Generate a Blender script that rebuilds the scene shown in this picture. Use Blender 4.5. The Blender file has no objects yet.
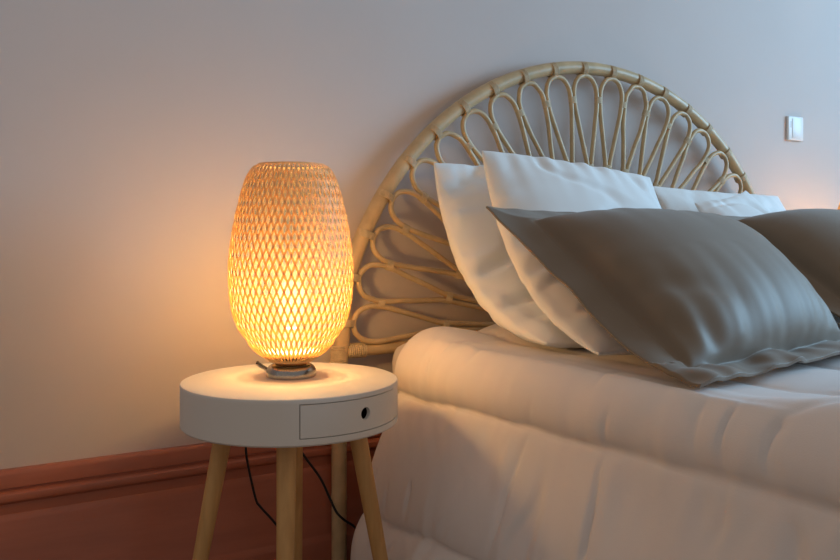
import bpy, bmesh, math, random
from mathutils import Vector, Matrix, noise
random.seed(7)
PI = math.pi
S = bpy.context.scene
C = S.collection
YW = 1.80                      # back wall plane
YH = 1.755                     # headboard plane

# ------------------------------------------------------------------ materials
def srgb(r, g, b):
    f = lambda c: ((c/255)/12.92 if c/255 <= .04045 else ((c/255+.055)/1.055)**2.4)
    return (f(r), f(g), f(b), 1)

def mat(name, col, rough=.6, metal=0, noise_scale=None, noise_amt=.08, bump=0, bump_scale=80, sheen=0,
        stretch=(1, 1, 1), col2=None, spec=.5):
    m = bpy.data.materials.new(name); m.use_nodes = True
    nt = m.node_tree; b = nt.nodes['Principled BSDF']
    b.inputs['Base Color'].default_value = (*col[:3], 1)
    b.inputs['Roughness'].default_value = rough
    b.inputs['Metallic'].default_value = metal
    b.inputs['Specular IOR Level'].default_value = spec
    if sheen: b.inputs['Sheen Weight'].default_value = sheen
    tc = nt.nodes.new('ShaderNodeTexCoord'); mp = nt.nodes.new('ShaderNodeMapping')
    mp.inputs['Scale'].default_value = stretch
    nt.links.new(tc.outputs['Object'], mp.inputs['Vector'])
    if noise_scale:
        n = nt.nodes.new('ShaderNodeTexNoise'); n.inputs['Scale'].default_value = noise_scale
        n.inputs['Detail'].default_value = 5
        nt.links.new(mp.outputs['Vector'], n.inputs['Vector'])
        r = nt.nodes.new('ShaderNodeValToRGB')
        c2 = col2 or tuple(c*(1-noise_amt*2) for c in col[:3])
        r.color_ramp.elements[0].position = .3; r.color_ramp.elements[1].position = .7
        r.color_ramp.elements[0].color = (*c2[:3], 1)
        r.color_ramp.elements[1].color = (*col[:3], 1)
        nt.links.new(n.outputs['Fac'], r.inputs['Fac'])
        nt.links.new(r.outputs['Color'], b.inputs['Base Color'])
    if bump:
        n2 = nt.nodes.new('ShaderNodeTexNoise'); n2.inputs['Scale'].default_value = bump_scale
        n2.inputs['Detail'].default_value = 4
        nt.links.new(mp.outputs['Vector'], n2.inputs['Vector'])
        bp = nt.nodes.new('ShaderNodeBump'); bp.inputs['Strength'].default_value = bump
        bp.inputs['Distance'].default_value = .002
        nt.links.new(n2.outputs['Fac'], bp.inputs['Height'])
        nt.links.new(bp.outputs['Normal'], b.inputs['Normal'])
    return m

M = {}
M['wall'] = mat('pink_plaster', (.655, .575, .545), .8, noise_scale=3, noise_amt=.02, bump=.15, bump_scale=40)
M['skirting'] = mat('terracotta_paint', (.46, .145, .085), .36, noise_scale=6, noise_amt=.06, bump=.25, bump_scale=14, stretch=(1, 1, 6))
M['floor'] = mat('floor_boards', (.30, .19, .11), .5, noise_scale=5, noise_amt=.2, stretch=(1, 12, 1))
M['white_paint'] = mat('white_painted_wood', (.76, .73, .69), .7)
M['drawer_shade'] = mat('painted_drawer_shade', (.02, .02, .02), .8)  # near-black colour paints the shade inside the drawer
M['oak'] = mat('pale_oak', (.68, .40, .155), .5, noise_scale=9, noise_amt=.12, bump=.1, bump_scale=60, stretch=(6, 6, .6), col2=(.50, .27, .095))
M['rattan'] = mat('rattan_cane', (.66, .48, .27), .38, noise_scale=22, noise_amt=.13, bump=.12, bump_scale=120)
M['binding'] = mat('cane_binding', (.66, .51, .32), .5, noise_scale=90, noise_amt=.15)
M['duvet'] = mat('duvet_cotton', (.79, .73, .71), .85, bump=.12, bump_scale=500, sheen=.15)
M['sheet'] = mat('sheet_cotton', (.70, .63, .57), .85, bump=.1, bump_scale=500)
M['white_cotton'] = mat('white_cotton', (.88, .88, .87), .8, bump=.12, bump_scale=500, sheen=.1)
M['brown_cotton'] = mat('taupe_sateen', (.190, .134, .085), .56, bump=.1, bump_scale=600, sheen=.25)
M['steel'] = mat('brushed_steel', (.36, .36, .36), .24, metal=1, bump=.05, bump_scale=200)
M['bamboo'] = mat('bamboo_strip', (.84, .64, .34), .5)
M['black_rubber'] = mat('black_cable', (.012, .012, .013), .45)
M['switch'] = mat('switch_plastic', (.80, .80, .80), .35)
M['divan'] = mat('divan_fabric', (.45, .40, .36), .9, noise_scale=200)
M['wood_neck'] = mat('dark_wood_neck', (.30, .14, .05), .5)

def bamboo_material():
    m = M['bamboo']; nt = m.node_tree; b = nt.nodes['Principled BSDF']
    out = nt.nodes['Material Output']
    tr = nt.nodes.new('ShaderNodeBsdfTranslucent'); tr.inputs['Color'].default_value = (1, .70, .32, 1)
    mx = nt.nodes.new('ShaderNodeMixShader'); mx.inputs[0].default_value = .34
    nt.links.new(b.outputs[0], mx.inputs[1]); nt.links.new(tr.outputs[0], mx.inputs[2])
    nt.links.new(mx.outputs[0], out.inputs['Surface'])
bamboo_material()

def lining_material():
    m = bpy.data.materials.new('shade_lining'); m.use_nodes = True
    nt = m.node_tree; nt.nodes.clear()
    out = nt.nodes.new('ShaderNodeOutputMaterial')
    t = nt.nodes.new('ShaderNodeBsdfTranslucent'); t.inputs['Color'].default_value = (.070, .076, .092, 1)
    p = nt.nodes.new('ShaderNodeBsdfTransparent'); p.inputs['Color'].default_value = (1, .93, .80, 1)
    mx = nt.nodes.new('ShaderNodeMixShader'); mx.inputs[0].default_value = .45
    nt.links.new(t.outputs[0], mx.inputs[1]); nt.links.new(p.outputs[0], mx.inputs[2])
    nt.links.new(mx.outputs[0], out.inputs['Surface'])
    return m
M['lining'] = lining_material()

def emit_material(name, col, st):
    m = bpy.data.materials.new(name); m.use_nodes = True
    nt = m.node_tree; nt.nodes.clear()
    out = nt.nodes.new('ShaderNodeOutputMaterial'); e = nt.nodes.new('ShaderNodeEmission')
    e.inputs['Color'].default_value = (*col, 1); e.inputs['Strength'].default_value = st
    nt.links.new(e.outputs[0], out.inputs['Surface'])
    return m
BULB_COL = (1, .62, .24)
def bulb_material():
    m = emit_material('lit_bulb', (1, .66, .32), 8)
    nt = m.node_tree; e = nt.nodes['Emission']; out = nt.nodes['Material Output']
    p = nt.nodes.new('ShaderNodeBsdfTransparent'); mx = nt.nodes.new('ShaderNodeMixShader'); mx.inputs[0].default_value = .2
    nt.links.new(p.outputs[0], mx.inputs[1]); nt.links.new(e.outputs[0], mx.inputs[2]); nt.links.new(mx.outputs[0], out.inputs['Surface'])
    return m
M['bulb'] = bulb_material()

# ------------------------------------------------------------------ helpers
def tag(o, label=None, cat=None, group=None, kind=None):
    if label: o['label'] = label
    if cat: o['category'] = cat
    if group: o['group'] = group
    if kind: o['kind'] = kind
    return o

def empty(name, loc=(0, 0, 0), rz=0, parent=None):
    o = bpy.data.objects.new(name, None); C.objects.link(o)
    o.location = loc; o.rotation_euler = (0, 0, rz); o.empty_display_size = .05
    if parent: o.parent = parent
    return o

def link(name, bm, m, parent=None, smooth=True, recalc=True):
    if recalc: bmesh.ops.recalc_face_normals(bm, faces=bm.faces)
    me = bpy.data.meshes.new(name); bm.to_mesh(me); bm.free()
    if smooth:
        for p in me.polygons: p.use_smooth = True
        if smooth != True: me.set_sharp_from_angle(angle=math.radians(smooth))
    me.materials.append(m)
    o = bpy.data.objects.new(name, me); C.objects.link(o)
    if parent: o.parent = parent
    return o

def copy_tree(o, parent=None):
    c = o.copy(); C.objects.link(c); c.parent = parent
    for ch in list(o.children): copy_tree(ch, c)
    return c

def box(bm, x0, x1, y0, y1, z0, z1, bev=0, seg=2):
    vs = [bm.verts.new((x, y, z)) for x in (x0, x1) for y in (y0, y1) for z in (z0, z1)]
    q = [(0, 1, 3, 2), (4, 6, 7, 5), (0, 4, 5, 1), (2, 3, 7, 6), (0, 2, 6, 4), (1, 5, 7, 3)]
    fs = [bm.faces.new([vs[i] for i in f]) for f in q]
    if bev:
        es = set(e for f in fs for e in f.edges)
        bmesh.ops.bevel(bm, geom=list(es), offset=bev, segments=seg, profile=.5, affect='EDGES')

def tube(bm, pts, rad, n=12, cap=True, up=None):
    """sweep a circle along pts; rad is a number or one per point"""
    pts = [Vector(p) for p in pts]; k = len(pts)
    rs = rad if isinstance(rad, (list, tuple)) else [rad]*k
    tang = []
    for i in range(k):
        t = pts[min(i+1, k-1)]-pts[max(i-1, 0)]; tang.append(t.normalized())
    a = Vector(up) if up else Vector((0, 0, 1))
    if abs(a.dot(tang[0])) > .9: a = Vector((0, 1, 0))
    nrm = (a-tang[0]*a.dot(tang[0])).normalized()
    rings = []
    for i in range(k):
        nrm = (nrm-tang[i]*nrm.dot(tang[i])).normalized()
        bn = tang[i].cross(nrm)
        rings.append([bm.verts.new(pts[i]+(nrm*math.cos(2*PI*j/n)+bn*math.sin(2*PI*j/n))*rs[i]) for j in range(n)])
    for i in range(k-1):
        for j in range(n):
            bm.faces.new((rings[i][j], rings[i][(j+1) % n], rings[i+1][(j+1) % n], rings[i+1][j]))
    if cap:
        bm.faces.new(rings[0][::-1]); bm.faces.new(rings[-1])

def spline(pts, n=8, closed=False):
    """Catmull-Rom through pts"""
    P = [Vector(p) for p in pts]; out = []; k = len(P)
    g = (lambda i: P[i % k]) if closed else (lambda i: P[max(0, min(k-1, i))])
    for i in range(k if closed else k-1):
        a, b, c, d = g(i-1), g(i), g(i+1), g(i+2)
        for j in range(n):
            t = j/n
            out.append(.5*((2*b)+(c-a)*t+(2*a-5*b+4*c-d)*t*t+(3*b-a-3*c+d)*t**3))
    if not closed: out.append(P[-1])
    return out

def lathe(bm, prof, n=48, cx=0, cy=0, close=False):
    rings = []
    for r, z in prof:
        if r < 1e-6: rings.append([bm.verts.new((cx, cy, z))])
        else: rings.append([bm.verts.new((cx+r*math.cos(2*PI*j/n), cy+r*math.sin(2*PI*j/n), z)) for j in range(n)])
    for a, b in zip(rings, rings[1:]):
        for j in range(n):
            k = (j+1) % n
            if len(a) == 1: bm.faces.new((a[0], b[j], b[k]))
            elif len(b) == 1: bm.faces.new((a[j], b[0], a[k]))
            else: bm.faces.new((a[j], b[j], b[k], a[k]))

def torus(bm, c, axis, R, r, n=20, m=6, squash=None):
    axis = Vector(axis).normalized()
    a = Vector((0, 1, 0)) if abs(axis.y) < .9 else Vector((1, 0, 0))
    a = (a-axis*a.dot(axis)).normalized(); b = axis.cross(a)
    sa, sb = squash or (1, 1)
    rings = []
    for i in range(n):
        t = 2*PI*i/n
        d = a*math.cos(t)*sa+b*math.sin(t)*sb
        dn = d.normalized()
        rings.append([bm.verts.new(Vector(c)+d*R+(dn*math.cos(2*PI*j/m)+axis*math.sin(2*PI*j/m))*r) for j in range(m)])
    for i in range(n):
        for j in range(m):
            bm.faces.new((rings[i][j], rings[(i+1) % n][j], rings[(i+1) % n][(j+1) % m], rings[i][(j+1) % m]))

def N3(x, y, z=0.): return noise.noise(Vector((x, y, z)))
def sm(a, b, x):
    t = max(0, min(1, (x-a)/(b-a))); return t*t*(3-2*t)

# ------------------------------------------------------------------ the setting
def plane_box(name, *a, m, **k):
    bm = bmesh.new(); box(bm, *a, **k); o = link(name, bm, m, smooth=False); tag(o, kind='structure'); return o
XL, XR, YF = -2.2, 4.4, -2.6
FL = -.035                     # floor level (the camera stands .78 above it)
plane_box('floor', XL, XR, YF, YW+.1, FL-.08, FL, m=M['floor'])
plane_box('wall_back', XL, XR, YW, YW+.1, FL, 2.7, m=M['wall'])
# right wall with its window opening
WY0, WY1, WZ0, WZ1 = -1.35, 1.0, 1.0, 2.55
bm = bmesh.new()
box(bm, XR, XR+.2, YF, WY0, FL, 2.7); box(bm, XR, XR+.2, WY1, YW+.1, FL, 2.7)
box(bm, XR, XR+.2, WY0, WY1, FL, WZ0); box(bm, XR, XR+.2, WY0, WY1, WZ1, 2.7)
tag(link('wall_right', bm, M['wall'], smooth=False), kind='structure')
bm = bmesh.new()
for y in (WY0, (WY0+WY1)/2-.03, WY1-.06): box(bm, XR+.06, XR+.12, y, y+.06, WZ0, WZ1)
for z in (WZ0, WZ1-.06): box(bm, XR+.06, XR+.12, WY0, WY1, z, z+.06)
tag(link('window_1', bm, M['switch'], smooth=False), kind='structure')

# baseboard on the back wall: moulded profile (depth, height) swept along x
prof = [(0, FL), (.032, FL), (.032, .034), (.030, .040), (.024, .046), (.022, .050), (.022, .192), (.019, .200),
        (.0145, .205), (.0145, .224), (.019, .2275), (.0235, .231), (.025, .237), (.0235, .2435), (.019, .247),
        (.0135, .2495), (.0135, .253), (.0185, .2555), (.0185, .279), (.0165, .285), (.012, .2885), (0, .2885)]
bm = bmesh.new()
ra = [bm.verts.new((XL, YW-d, z)) for d, z in prof]; rb = [bm.verts.new((XR, YW-d, z)) for d, z in prof]
for i in range(len(prof)):
    j = (i+1) % len(prof); bm.faces.new((ra[i], ra[j], rb[j], rb[i]))
bm.faces.new(ra); bm.faces.new(rb[::-1])
tag(link('baseboard_back', bm, M['skirting'], smooth=35), kind='structure')

# ------------------------------------------------------------------ light switch
sw = tag(empty('light_switch', (2.563, YW, 1.086)), 'small white rocker light switch on the wall right of the headboard', 'light switch')
bm = bmesh.new(); box(bm, -.041, .041, -.010, 0, -.041, .041, .004, 3); link('plate', bm, M['switch'], sw, 40)
bm = bmesh.new(); box(bm, -.022, .033, -.0118, -.009, -.033, .033, .0015, 2); link('rocker', bm, M['switch'], sw, 40)
bm = bmesh.new(); box(bm, -.0285, -.0262, -.0106, -.009, .002, .024, .0006, 1); link('indicator', bm, mat('switch_grey', (.28, .28, .30), .5), sw, 40)

# ------------------------------------------------------------------ rattan headboard
HX, HZ, HR = 1.630, .390, .799
hb = tag(empty('headboard', (HX, YH, 0)), 'half round rattan headboard with looped cane petals behind the bed', 'headboard')
def hf(a): return 1-.020*sm(.32, .12, math.sin(a))
def hp(r, a, y=0): return Vector((r*hf(a)*math.cos(a), y, HZ+r*hf(a)*math.sin(a)))
def bumpy(n, r, node=.0012, seed=0):
    return [r*(1+.02*N3(i*.4, seed)) for i in range(n)]
A_END = math.asin(.02/HR); HP = HR*.98
bm = bmesh.new()
k = 120
pts = [hp(HR, PI-A_END-(PI-2*A_END)*i/k) for i in range(k+1)]
rs = [(.0188-.0032*i/k)*(1+.025*N3(i*.15, 3)+(.05 if i % 17 == 9 else 0)) for i in range(k+1)]
tube(bm, pts, rs, 18); link('rim', bm, M['rattan'], hb)
for s in (-1, 1):
    bm = bmesh.new()
    zz = [HZ+.03-(HZ+.03-FL)*i/40 for i in range(41)]
    tube(bm, [(s*HP, 0, z) for z in zz], [.0172+(.0012 if i in (11, 25) else 0)+.0003*N3(i*.5, s) for i in range(41)], 18)
    post = link('post', bm, M['rattan'], hb)
    bm = bmesh.new()
    for i in range(7): torus(bm, (s*HP, 0, HZ+.045+.0052*i), (0, 0, 1), .0178, .0029, 22)
    link('binding', bm, M['binding'], post)
bm = bmesh.new(); k = 40
zb = HZ+.077
tube(bm, [(-HP+.012+(2*HP-.024)*i/k, 0, zb) for i in range(k+1)], [.0142+(.001 if i % 13 == 4 else 0) for i in range(k+1)], 16)
cb = link('crossbar', bm, M['rattan'], hb)
for s in (-1, 1):
    bm = bmesh.new()
    for i in range(9): torus(bm, (s*(HP-.022-.0052*i), 0, zb), (1, 0, 0), .0148, .0028, 20)
    link('binding', bm, M['binding'], cb)
    bm = bmesh.new()
    for i in range(6): torus(bm, (s*HP, 0, zb-.013+.0052*i), (0, 0, 1), .0178, .0028, 22)
    link('binding', bm, M['binding'], cb)
# hub half ring behind the pillows
bm = bmesh.new()
tube(bm, [hp(.16, PI-.0-PI*i/40)+Vector((0, 0, .074)) for i in range(41)], .010, 14); link('hub', bm, M['rattan'], hb)
NL = 22; D = math.radians(159.0)/(NL-1); A0 = math.radians(169.5)
RC = .0066
QC = Vector((0, 0, zb+.002))          # the point the loops run towards
def ray_of(i):
    W_ = hp(HR, A0-i*D+math.radians(.35)*N3(i*3.1, 8)); L_ = (W_-QC).length
    e = (W_-QC)/L_
    return e, Vector((-e.z, 0, e.x)), W_, L_
for i in range(NL):
    a = A0-i*D+math.radians(.35)*N3(i*3.1, 8)
    er, ew, Wp, Lq = ray_of(i)
    w_tie = .5*HR*D*(1-.087/Lq)-RC*.9
    wob = .004*N3(i*1.7, 2)
    # local frame: r along the radius, w across
    half = [(.7770, 0), (.7750, .010), (.769, .023), (.755, .034+wob), (.736, .0402), (.713, w_tie), (.685, .0375), (.65, .0305-wob),
            (.61, .0225), (.57, .0140), (.545, .0088), (.528, .0072), (.50, .0070), (.42, .0070), (.32, .0069), (.20, .0068)]
    yoff = -.010
    full = [(r, w) for r, w in half[::-1]]+[(r, -w) for r, w in half[1:]]
    def cut(r, w):
        p = Wp-er*(HR-r)+ew*w+Vector((0, yoff, 0)); return p
    P = spline([cut(r, w) for r, w in full], 5)
    # canes end where they meet the hub / the crossbar
    P = [p for p in P if p.z > zb+.004]
    bm = bmesh.new()
    tube(bm, P, [RC*(1+.05*N3(j*.2, i)) for j in range(len(P))], 10)
    lp = link('loop', bm, M['rattan'], hb)
    # binding round the rim
    bm = bmesh.new(); tdir = ew
    for j in range(6): torus(bm, hp(HR-.005, a, -.003)+tdir*(.0027*(j-2.5)), tdir, .0182-.0026*i/NL, .0019, 26, squash=(1.02, 1.16))
    link('rim_binding', bm, M['binding'], lp)
    # binding where the loop narrows
    bm = bmesh.new()
    for j in range(6): torus(bm, Wp-er*(HR-.518-.0030*j)+Vector((0, yoff, 0)), er, .0082, .0018, 16, squash=(.8, 1.7))
    link('tie', bm, M['binding'], lp)
    if i < NL-1:
        er2, ew2, Wp2, Lq2 = ray_of(i+1)
        e2 = (er+er2).normalized(); mt = (Wp-er*(HR-.7125)+Wp2-er2*(HR-.7125))/2
        bm = bmesh.new()
        for j in range(6): torus(bm, mt+e2*(.0030*(j-2.5))+Vector((0, yoff, 0)), e2, .0078, .0018, 16, squash=(.82, 1.55))
        link('tie', bm, M['binding'], lp)

# ------------------------------------------------------------------ round side table
TR, TZ0, TZ1 = .197, .393, .471
CAMDIR = math.atan2(-1.466, -.604)             # from the table towards the camera
def curved_panel(bm, r0, r1, a0, a1, z0, z1, hole=None):
    """curved slab between radii r0<r1 with an optional round hole (angle, z, radius)"""
    n = 64
    if hole:
        ha, hz, hr = hole
        rm = r1
        X0, X1 = (a0-ha)*rm, (a1-ha)*rm; Z0, Z1 = z0-hz, z1-hz
        loops = []
        angs = [2*PI*i/n for i in range(n)]
        corner = [math.atan2(z, x) % (2*PI) for x in (X0, X1) for z in (Z0, Z1)]
        for c in corner:
            j = min(range(n), key=lambda q: abs((angs[q]-c+PI) % (2*PI)-PI)); angs[j] = c
        def edge(t):
            c, s = math.cos(t), math.sin(t); k = 1e9
            if c > 1e-9: k = min(k, X1/c)
            if c < -1e-9: k = min(k, X0/c)
            if s > 1e-9: k = min(k, Z1/s)
            if s < -1e-9: k = min(k, Z0/s)
            return c*k, s*k
        steps = [0, .08, .2, .35, .5, .65, .8, 1]
        for q in steps:
            ring = []
            for t in angs:
                ex, ez = edge(t); cx, cz = hr*math.cos(t), hr*math.sin(t)
                ring.append((cx+(ex-cx)*q, cz+(ez-cz)*q))
            loops.append(ring)
        grids = []
        for r in (r1, r0):
            grids.append([[bm.verts.new((r*math.cos(ha+x/rm), r*math.sin(ha+x/rm), hz+z)) for x, z in ring] for ring in loops])
        for g in grids:
            for A, B in zip(g, g[1:]):
                for j in range(n): bm.faces.new((A[j], A[(j+1) % n], B[(j+1) % n], B[j]))
        for w in (0, -1):
            for j in range(n): bm.faces.new((grids[0][w][j], grids[0][w][(j+1) % n], grids[1][w][(j+1) % n], grids[1][w][j]))

def make_table():
    t = empty('side_table')
    HA = CAMDIR+math.radians(39.5); da = math.radians(38.8)
    a0, a1 = HA-da+math.radians(3.2), HA+da; zd0, zd1 = TZ0+.0125, TZ1-.0085
    # drum with an opening for the drawer
    bm = bmesh.new()
    n = 128
    angs = [a0+(a1-a0)*i/48 for i in range(49)]+[a1+(2*PI-(a1-a0))*i/80 for i in range(1, 80)]
    n = len(angs); rt = .003
    rows = [(TR-rt, TZ0), (TR, TZ0+rt), (TR, zd0), (TR, zd1), (TR, TZ1-rt), (TR-rt*.3, TZ1-rt*.3), (TR-rt, TZ1)]
    g = [[bm.verts.new((r*math.cos(a), r*math.sin(a), z)) for a in angs] for r, z in rows]
    for i in range(len(rows)-1):
        for j in range(n):
            if i == 2 and j < 48: continue
            bm.faces.new((g[i][j], g[i][(j+1) % n], g[i+1][(j+1) % n], g[i+1][j]))
    bm.faces.new(g[-1]); bm.faces.new(g[0][::-1])
    ri = TR-.05
    inn = [[bm.verts.new((ri*math.cos(a), ri*math.sin(a), z)) for a in angs[:49]] for z in (zd0, zd1)]
    for j in range(48):
        bm.faces.new((inn[0][j], inn[0][j+1], inn[1][j+1], inn[1][j]))
        bm.faces.new((g[2][j], g[2][j+1], inn[0][j+1], inn[0][j])); bm.faces.new((g[3][j], g[3][j+1], inn[1][j+1], inn[1][j]))
    for j in (0, 48): bm.faces.new((g[2][j], g[3][j], inn[1][j], inn[0][j]))
    o = link('drum', bm, M['white_paint'], t, 30)
    gp = .0014
    bm = bmesh.new(); curved_panel(bm, TR-.008, TR-.0006, a0+gp/TR, a1-gp/TR, zd0+gp, zd1-gp, (HA, (zd0+zd1)/2+.001, .0105))
    dr = link('drawer', bm, M['white_paint'], t, 30)
    bm = bmesh.new()
    curved_panel(bm, TR-.048, TR-.040, a0+.06, a1-.06, zd0+.004, zd1-.004, (HA, (zd0+zd1)/2, .0002))  # panel standing in for the shade behind the finger hole
    o = link('painted_drawer_shade', bm, M['drawer_shade'], dr, 30); o['label'] = 'dark panel painting the shade inside the drawer'
    for q in range(4):
        a = CAMDIR+math.radians(-3.5)+q*PI/2
        d = Vector((math.cos(a), math.sin(a), 0))
        top = d*.118+Vector((0, 0, TZ0-.0005)); bot = d*.196+Vector((0, 0, FL))
        bm = bmesh.new()
        k = 14; pts = [top.lerp(bot, i/k) for i in range(k+1)]
        tube(bm, pts, [.0172-.0052*i/k for i in range(k+1)], 24)
        link('leg', bm, M['oak'], t, 40)
    return t
tb = make_table(); tb.location = (.608, 1.464, 0)
tag(tb, 'round white side table with a drawer and wooden legs left of the bed', 'side table')

# ------------------------------------------------------------------ woven table lamp
SH = [(.0400, .0300), (.0430, .0330), (.0560, .0410), (.0720, .0560), (.0830, .0730), (.0970, .0940), (.1060, .1190), (.1108, .1480), (.1128, .1820),
      (.1125, .2150), (.1085, .2500), (.1030, .2850), (.0955, .3200), (.0860, .3550), (.0760, .3780), (.0690, .3870), (.0600, .3915)]
def shade_r(z):
    for (r0, z0), (r1, z1) in zip(SH, SH[1:]):
        if z0 <= z <= z1: return r0+(r1-r0)*(z-z0)/(z1-z0)
    return SH[-1][0]
SH = [(r*1.02, .030+(z-.030)*1.012) for r, z in SH]
SP = spline([(r, 0, z) for r, z in SH], 5)
def make_lamp():
    L = empty('table_lamp')
    # base: brushed metal puck, slightly lopsided dome
    bm = bmesh.new()
    lathe(bm, [(0, 0), (.0450, 0), (.0465, .0015), (.0468, .008), (.0455, .014), (.042, .0195), (.036, .0232), (.029, .0245), (0, .0246)], 56)
    base = link('base', bm, M['steel'], L, 35)
    bm = bmesh.new()
    lathe(bm, [(0, .0242), (.0290, .0242), (.0300, .0252), (.0300, .0310), (.0270, .0325), (0, .0325)], 40)
    o = link('neck', bm, M['wood_neck'], L, 35); o['label'] = 'dark wooden collar under the shade'
    # bulb on its holder, whose wide plate is added to block downward light
    bm = bmesh.new(); lathe(bm, [(0, .0315), (.017, .0320), (.017, .044), (.053, .0445), (.054, .0475), (.017, .050), (.015, .075), (.013, .09), (0, .09)], 24); link('holder_with_baffle', bm, M['switch'], L, 35)
    bm = bmesh.new()
    lathe(bm, [(0, .0895), (.012, .0898), (.0135, .104), (.022, .118), (.0275, .134), (.0295, .148), (.0275, .162), (.020, .173), (.010, .178), (0, .1792)], 28)
    b = link('bulb', bm, M['bulb'], L); b['label'] = 'glowing round bulb'
    # lining
    bm = bmesh.new()
    lathe(bm, [(max(.004, p.x-.0042), p.z+.002) for p in SP], 72)
    lin = link('lining', bm, M['lining'], L)
    # weave: two families of bamboo strips
    NS = 56; twist = 1.30; bm = bmesh.new()
    zs = [p.z for p in SP]; n = len(SP)
    # arc length for an even twist
    for fam in (1, -1):
        for s in range(NS):
            ph = 2*PI*s/NS
            prev = None
            for i in range(n):
                p = SP[i]; q0, q1 = SP[max(0, i-1)], SP[min(n-1, i+1)]
                f = (p.z-zs[0])/(zs[-1]-zs[0])
                a = ph+fam*twist*(f-.5)
                # over / under
                rr = p.x+.0009*fam*math.cos((a*NS/PI/1)*.5*PI)
                tr, tz = (q1.x-q0.x), (q1.z-q0.z); da_ = fam*twist*((q1.z-q0.z)/(zs[-1]-zs[0]))
                er = Vector((math.cos(a), math.sin(a), 0)); et = Vector((-math.sin(a), math.cos(a), 0))
                tang = (er*tr+et*(p.x*da_)+Vector((0, 0, tz))).normalized()
                nr = (er*tz-Vector((0, 0, tr))).normalized()
                wd = tang.cross(nr).normalized()
                w = .00195*(.45+.55*min(1, p.x/.1)); th = .0005
                c = er*rr+Vector((0, 0, p.z))
                ring = [bm.verts.new(c+wd*w+nr*th), bm.verts.new(c-wd*w+nr*th), bm.verts.new(c-wd*w-nr*th), bm.verts.new(c+wd*w-nr*th)]
                if prev:
                    for j in range(4): bm.faces.new((prev[j], prev[(j+1) % 4], ring[(j+1) % 4], ring[j]))
                else: bm.faces.new(ring)
                prev = ring
            bm.faces.new(prev[::-1])
    sh = link('shade', bm, M['bamboo'], L, smooth=False)
    for (r, z) in ((SH[0][0], SH[0][1]+.001), (SH[-1][0], SH[-1][1])):
        bm = bmesh.new(); torus(bm, (0, 0, z), (0, 0, 1), r, .0018, 56, 8); link('rim_hoop', bm, M['bamboo'], sh)
    return L
LX, LY = .619, 1.488
lamp = make_lamp(); lamp.location = (LX, LY, TZ1)
tag(lamp, 'lit woven bamboo table lamp on the white side table left of the bed', 'table lamp')
lamp2 = copy_tree(lamp); lamp2.location = (2.625, 1.570, TZ1)
tag(lamp2, 'second lit woven lamp at the right picture edge, beyond the bed', 'table lamp')
tb2 = copy_tree(tb); tb2.location = (2.695, 1.545, 0); tb2.rotation_euler.z = math.radians(-70)
tag(tb2, 'round white side table beyond the bed, carrying the second lamp', 'side table')

# cord of the left lamp: a short piece across the top, then down behind the table
bm = bmesh.new()
pts = [(-0.0200, 0.0420, 0.0050), (-0.0160, 0.0790, 0.0040), (-0.0120, 0.1190, 0.0040), (-0.0060, 0.1570, 0.0040), (-0.0020, 0.1735, 0.0030), (-0.0020, 0.1820, -0.0100), (-0.0080, 0.1910, -0.0500), (-0.0140, 0.1990, -0.1000), (-0.0120, 0.2150, -0.1780), (-0.0020, 0.2240, -0.2280), (0.0140, 0.2260, -0.2940), (0.0240, 0.2250, -0.3120), (0.0630, 0.2220, -0.3620), (0.1180, 0.1990, -0.4600), (0.1680, 0.1490, -0.5035)]
tube(bm, spline(pts, 8), .0026, 8); o = link('cord', bm, M['black_rubber'], lamp)
cab = bmesh.new()
pts = [(.655, 1.735, .372), (.700, 1.728, .320), (.748, 1.722, .249), (.783, 1.716, .197), (.803, 1.708, .150), (.815, 1.700, .121), (.835, 1.700, .100), (.858, 1.70, .082), (.885, 1.70, .045), (.93, 1.69, FL+.006), (.97, 1.67, FL+.004)]
tube(cab, spline(pts, 8), .0028, 8)
# runs up to the underside of the table so that it hangs from it
c2 = link('power_cable', cab, M['black_rubber']); tag(c2, 'black cable hanging behind the side table and disappearing beside the bed', 'cable')

# ------------------------------------------------------------------ bed
BX0, BX1, BY0, BY1 = .950, 2.310, -.28, 1.725
bed = tag(empty('bed', ((BX0+BX1)/2, .72, 0)), 'double bed base carrying the mattress under the pale duvet', 'bed')
def cxy(x): return x-(BX0+BX1)/2
bm = bmesh.new(); box(bm, cxy(BX0+.01), cxy(BX1-.01), BY0-.72+.01, BY1-.72-.01, .11, .30, .012); link('divan_base', bm, M['divan'], bed, 40)
for x in (BX0+.10, BX1-.10):
    for y in (BY0+.1, BY1-.1):
        bm = bmesh.new(); tube(bm, [(cxy(x), y-.72, .112), (cxy(x), y-.72, FL)], [.028, .022], 16); link('leg', bm, M['oak'], bed, 40)
bm = bmesh.new(); box(bm, BX0, BX1, BY0, BY1, .3005, .489, .045, 5)
ms = link('mattress', bm, M['sheet'], None, True); tag(ms, 'mattress in a pale fitted sheet, seen beneath the pillows near the headboard', 'mattress')

DZ = .500
def duvet_top(x, y):
    return DZ+.022

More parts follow.
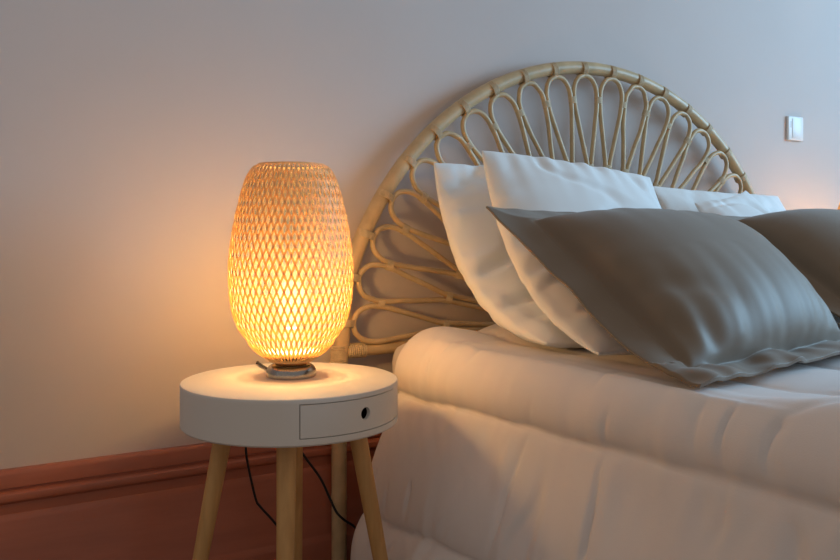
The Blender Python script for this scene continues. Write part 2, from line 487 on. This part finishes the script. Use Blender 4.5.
def build_duvet():
    xc = (BX0+BX1)/2
    # cross-section (left half), arc length measured from the seam at the side
    rc = .085; xs, zt = BX0-.028, DZ
    hem = -.012
    path = []                     # list of (x, z, nx, nz)
    # left hem upward
    n1 = 96
    for i in range(n1):
        z = hem+(zt-rc-hem)*i/n1
        fl = .095*(1-sm(.08, .40, z))
        path.append((xs-fl, z, -1, -.1))
    n2 = 18
    for i in range(n2+1):
        a = PI-(PI/2)*i/n2
        path.append((xs+rc+rc*math.cos(a), zt-rc+rc*math.sin(a), math.cos(a), math.sin(a)))
    n3 = 64
    for i in range(1, n3+1):
        path.append((xs+rc+(xc-xs-rc)*i/n3, zt, 0, 1))
    right = [(2*xc-x, z, -nx, nz) for x, z, nx, nz in path[:-1]][::-1]
    full = path+right
    # arc lengths
    S_ = [0]
    for a, b in zip(full, full[1:]): S_.append(S_[-1]+math.hypot(b[0]-a[0], b[1]-a[1]))
    Lh = S_[-1]/2
    seams_l = [-.08, .169, .424, .674, .924, 1.174]
    def puff(s):
        s_ = s
        for a, b in zip(seams_l, seams_l[1:]+[1.40]):
            if a <= s_ <= b:
                u = (s_-a)/(b-a); return math.sin(PI*u), min(s_-a, b-s_), (b-a)
        return 0, 0, .2
    y0, y1 = 1.645, -.33
    nt_ = 460; bm = bmesh.new(); grid = []
    for j in range(nt_+1):
        f = j/nt_; t = (y0-y1)*(f**1.12)
        row = []
        for (x, z, nx, nz), s in zip(full, S_):
            sw_ = (s if s <= Lh else 2*Lh-s)-(.030+.05*max(0, min(1, 1-s/.394)))*(t-.1)+.006*N3(t*3.0, s*.6, 5)+.004*N3(t*9, s, 9)
            p, d, w = puff(sw_)
            A = .034
            off = A*(p**.42 if p > 0 else 0)
            # gathers running across the channel, strongest near the seams
            near = math.exp(-d/.045)
            g = N3(t*15+2.5*N3(t*2, s*3, 1), s*2.2, 3)*.0030+N3(t*34, s*4.5, 7)*.0035*(.25+near)
            g += .011*near*p*N3(t*28+3*N3(s*5, t*2), s*3, 11)
            # fine long vertical folds on the hanging side
            side = 1 if abs(nx) > .6 else .45
            fold = N3(t*9+.6*N3(s*6, t), s*1.1, 21)
            g += side*.015*(max(0, fold)**1.2)*p
            big = .007*N3(t*2.3, s*2.1, 31)+.003*N3(t*5, s*4, 33)
            cr = N3(t*5.5+.5*N3(s*5, t*3, 50), s*.9, 44); cr2 = N3(t*11+.5*N3(s*7, t*3, 51), s*1.6, 46)
            off -= p*side*(.011*math.exp(-(cr/.04)**2)*sm(-.1, .25, N3(t*4, s*6, 47))+.008*math.exp(-(cr2/.06)**2)*sm(0, .3, N3(t*5, s*7, 48)))
            off += g+big*(1 if nz > .5 else .7)
            # rounded head end
            re = .075
            if t < re:
                q = 1-t/re; tuck = re*(1-math.sqrt(max(0, 1-q*q)))
                off -= tuck*.85
            # pressed down under the pillows
            yy = y0-t
            press = sm(.60, .8, yy)*sm(1.55, 1.4, yy)*sm(.93, 1.02, x)*sm(2.40, 2.3, x)*(1 if nz > .9 else 0)
            off = off*(1-.65*press)
            # corner of the head end: cut back along a curve down the side
            ye = yy+(.03*N3(s*3, 0, 40) if t < .3 else 0)*(1-t/.3)
            row.append(bm.verts.new((x+nx*off, ye, max(FL+.006, z+nz*off))))
        grid.append(row)
    for a, b in zip(grid, grid[1:]):
        for i in range(len(a)-1): bm.faces.new((a[i], a[i+1], b[i+1], b[i]))
    o = link('duvet', bm, M['duvet'])
    so = o.modifiers.new('thickness', 'SOLIDIFY'); so.thickness = .008; so.offset = -1
    return o
dv = build_duvet(); tag(dv, 'puffy pale pink-beige quilted duvet draped over the bed to the floor', 'duvet')

# ------------------------------------------------------------------ pillows
def pillow(name, TL, TR_, BL, BR, T, m, flange=0, seed=0, pinch=.06, bow=0., zmin=None, back=.8, wr=1.0, slump=0, rnd=0, n=72, crease=(), power=.55, belly=0, ripple=1.0):
    TL, TR_, BL, BR = map(Vector, (TL, TR_, BL, BR))
    def mid(u, v):
        a, b = (u+1)/2, (v+1)/2
        return (BL*(1-a)+BR*a)*(1-b)+(TL*(1-a)+TR_*a)*b
    Nn = ((BR-BL)+(TR_-TL)).cross((TL-BL)+(TR_-BR)).normalized()
    if Nn.y > 0: Nn = -Nn
    FW = Vector((Nn.x, Nn.y, -.05)).normalized()
    bm = bmesh.new()
    W = ((BR-BL).length+(TR_-TL).length)/2; H_ = ((TL-BL).length+(TR_-BR).length)/2
    fu, fv = flange/W*2, flange/H_*2
    F, B = {}, {}
    for i in range(n+1):
        for j in range(n+1):
            u = math.sin((2*i/n-1)*PI/2*.86)/math.sin(PI/2*.86); v = math.sin((2*j/n-1)*PI/2*.86)/math.sin(PI/2*.86)
            um = min(1, abs(u)/(1-fu)); vm = min(1, abs(v)/(1-fv))
            e = (1-um**2.6)*(1-vm**2.6)
            h = T*max(0, e)**power
            h *= 1-belly*v*.5
            uu = u*(1-pinch*(1-v*v)*abs(u)**1.5); vv = v*(1-pinch*(1-u*u)*abs(v)**1.5)
            if rnd and v < 0: uu *= math.sqrt(1-rnd*v*v); vv *= math.sqrt(1-rnd*u*u)
            if flange and v < -(1-fv):
                vb = -(1-fv)
                P = mid(uu, -1)+FW*(-v-1+fv)*H_/2
            elif flange: P = mid(uu, -1+(v+1-fv)*2/(2-fv))
            else: P = mid(uu, vv)
            P = P-Nn*slump*(1-v*v)
            # gathers radiating from the seam
            du, dv_ = 1-um, 1-vm
            x, y = u*W*.5, v*H_*.5
            gu = math.exp(-du*W/2/.055); gv = math.exp(-dv_*H_/2/.055)
            w1 = ripple*.0075*(gu*N3(y*26+seed, x*3, seed)+(math.exp(-dv_*H_/2/(.09 if v < 0 else .055))*(1.5 if v < 0 else 1))*N3(x*26+seed*2, y*3, seed+5))*min(1, (e*6))
            w2 = .007*N3(x*4+seed, y*4, seed*1.3)+.002*N3(x*12, y*9+seed, seed+2)
            w3 = 0 if flange else -.007*max(0, 1-abs(N3(x*4.2+seed, y*6+seed*.7, 3.3))*9)*min(1, e*3)
            c_ = 0
            for (u0, v0, u1, v1, dep, wid) in crease:
                ax, ay = u0*W/2, v0*H_/2; bx, by = u1*W/2, v1*H_/2
                L2 = (bx-ax)**2+(by-ay)**2; tt = ((x-ax)*(bx-ax)+(y-ay)*(by-ay))/L2
                tc = max(0, min(1, tt)); d = math.hypot(x-ax-(bx-ax)*tc, y-ay-(by-ay)*tc)
                c_ -= dep*math.exp(-(d/wid)**2)*(math.sin(PI*max(.02, min(.98, tt)))**.5)
            flw = 0
            if flange:
                g = max(um, vm)
                inf = sm(.97, 1.0, max(abs(u)/(1-fu), abs(v)/(1-fv)))
                dr = .022*max(max(0, (abs(u)-(1-fu))/fu), max(0, (v-(1-fv))/fv))**.8*sm(-.95, -.3, v)
                P = P-Nn*dr
                flw = inf*(.011*N3(x*9+seed, y*9, 17)+.007*N3(x*20, y*20+seed, 19))*ripple*(.25+.55*sm(-.6, -.85, v))
            if flange: w1 -= .0045*math.exp(-((max(um if um < 1 else abs(u)/(1-fu), vm if vm < 1 else abs(v)/(1-fv))-1.0)/.022)**2)/max(wr, .1)
            B0 = bow*(1-u*u)
            off = w2*min(1, e*2.5)*wr
            th = .0022 if flange else .0012
            pf = P+Nn*(h+th+off+(w1+w3+c_)*wr+flw+B0)
            pb = P-Nn*(h*back+th-off*.6-w1*wr-flw-B0)
            if zmin is not None:
                for p in (pf, pb):
                    k = .018
                    d = p.z-zmin
                    if d < k: p.z = zmin+k*math.exp(min(0, (d-k)/k))+(0)
                if pf.z < pb.z+.004 and pf.z < zmin+.03: pf.z += .004
            if i in (0, n) or j in (0, n):
                if flange:
                    F[i, j] = bm.verts.new(pf); B[i, j] = bm.verts.new(pb)
                else:
                    F[i, j] = B[i, j] = bm.verts.new((pf+pb)/2)
            else:
                F[i, j] = bm.verts.new(pf); B[i, j] = bm.verts.new(pb)
    for i in range(n):
        for j in range(n):
            bm.faces.new((F[i, j], F[i+1, j], F[i+1, j+1], F[i, j+1]))
            bm.faces.new((B[i, j], B[i, j+1], B[i+1, j+1], B[i+1, j]))
    if flange:
        bd = [(i, 0) for i in range(n)]+[(n, j) for j in range(n)]+[(i, n) for i in range(n, 0, -1)]+[(0, j) for j in range(n, 0, -1)]
        for a, b in zip(bd, bd[1:]+bd[:1]): bm.faces.new((F[a], F[b], B[b], B[a]))
    o = link(name, bm, m)
    ss = o.modifiers.new('smooth', 'SUBSURF'); ss.levels = 1; ss.render_levels = 1
    return o

ZM = .514
o = pillow('pillow', (1.041, 1.66, .900), (1.58, 1.67, .885), (1.020, 1.235, .520), (1.56, 1.24, .520), .064, M['white_cotton'], seed=3, ripple=1.7, back=1.2, zmin=.505, pinch=-.01, slump=.085, rnd=.10, wr=1.7,
           crease=((-1.0, -.05, .2, .28, .012, .014), (-.9, -.45, .1, -.25, .010, .014), (-.95, .75, -.5, .95, .012, .02)))
tag(o, 'white pillow leaning on the rattan headboard at the bed\'s left edge', 'pillow', 'white sleeping pillows')
o = pillow('pillow', (1.098, 1.55, .923), (1.635, 1.56, .880), (1.010, 1.085, .520), (1.56, 1.09, .520), .075, M['white_cotton'], seed=11, ripple=1.7, back=.36, zmin=.505, pinch=.015, slump=.075, rnd=.08, wr=1.5,
           crease=((-1.0, -.3, .2, .1, .010, .014), (-.9, -.6, .1, -.45, .010, .014)))
tag(o, 'white pillow with raised corner directly behind the front taupe cushion', 'pillow', 'white sleeping pillows')
o = pillow('pillow', (1.740, 1.66, .866), (2.30, 1.67, .85), (1.71, 1.25, .535), (2.27, 1.25, .535), .052, M['white_cotton'], seed=23, zmin=ZM, slump=.05)
tag(o, 'rear white pillow on the right half of the bed, touching the headboard', 'pillow', 'white sleeping pillows')
o = pillow('pillow', (1.73, 1.50, .815), (1.98, 1.54, .855), (1.70, 1.12, .535), (2.22, 1.12, .535), .042, M['white_cotton'], seed=29, back=.45, zmin=ZM, slump=.04)
tag(o, 'white pillow peeking out above the farther taupe cushion at right', 'pillow', 'white sleeping pillows')
o = pillow('cushion', (.958, 1.325, .806), (1.674, 1.34, .780), (.950, .875, .530), (1.60, .985, .535), .095, M['brown_cotton'], back=.55, flange=.060, seed=41, zmin=ZM, wr=.55, pinch=.03, ripple=2.2, n=110,
           crease=((-.75, -.2, -.3, -.45, .010, .02), (-.8, -.5, -.45, -.75, .010, .02)))
tag(o, 'large taupe brown cushion with a flat flange, frontmost on the bed', 'cushion', 'taupe cushions')
o = pillow('cushion', (1.66, 1.42, .800), (2.31, 1.40, .79), (1.64, .99, .545), (2.28, .97, .545), .095, M['brown_cotton'], back=.25, flange=.055, seed=57, n=100, slump=-.0, zmin=ZM, wr=.5, pinch=.03)
tag(o, 'taupe brown cushion behind the front one, cut off by the right edge', 'cushion', 'taupe cushions')

# ------------------------------------------------------------------ light
def area(name, loc, target, sx, sy, col, e):
    l = bpy.data.lights.new(name, 'AREA'); l.shape = 'RECTANGLE'; l.size = sx; l.size_y = sy
    l.color = col; l.energy = e
    o = bpy.data.objects.new(name, l); C.objects.link(o); o.location = loc
    o.rotation_euler = (Vector(target)-Vector(loc)).to_track_quat('-Z', 'Y').to_euler()
    return o
area('window_daylight', (XR+.03, (WY0+WY1)/2, (WZ0+WZ1)/2), (1.0, (WY0+WY1)/2, (WZ0+WZ1)/2-.3), 2.3, 1.6, (.36, .69, 1.0), 138)
def bulb_light(name, loc, e):
    l = bpy.data.lights.new(name, 'POINT'); l.color = BULB_COL; l.energy = e; l.shadow_soft_size = .025
    o = bpy.data.objects.new(name, l); C.objects.link(o); o.location = loc; return o
bulb_light('bulb_light', (LX, LY, TZ1+.150), 17.5)
bulb_light('bulb_light', (lamp2.location.x, lamp2.location.y, TZ1+.150), 17.5)
w = bpy.data.worlds.new('world'); S.world = w; w.use_nodes = True
w.node_tree.nodes['Background'].inputs[0].default_value = (1, .89, .80, 1)
w.node_tree.nodes['Background'].inputs[1].default_value = .31

# ------------------------------------------------------------------ camera
cam = bpy.data.cameras.new('camera'); co = bpy.data.objects.new('camera', cam); C.objects.link(co)
co.location = (0, 0, .745); co.rotation_euler = (PI/2, 0, -math.radians(31.2))
cam.sensor_width = 36; cam.lens = 850/840*36; cam.shift_y = -50/840; cam.clip_start = .02
S.camera = co
S.view_settings.view_transform = 'Standard'; S.view_settings.look = 'None'
S.view_settings.exposure = 0; S.view_settings.gamma = 1; S.view_settings.use_curve_mapping = False
try:
    S.cycles.use_denoising = True; S.cycles.max_bounces = 10; S.cycles.transmission_bounces = 8; S.cycles.transparent_max_bounces = 12
except Exception: pass
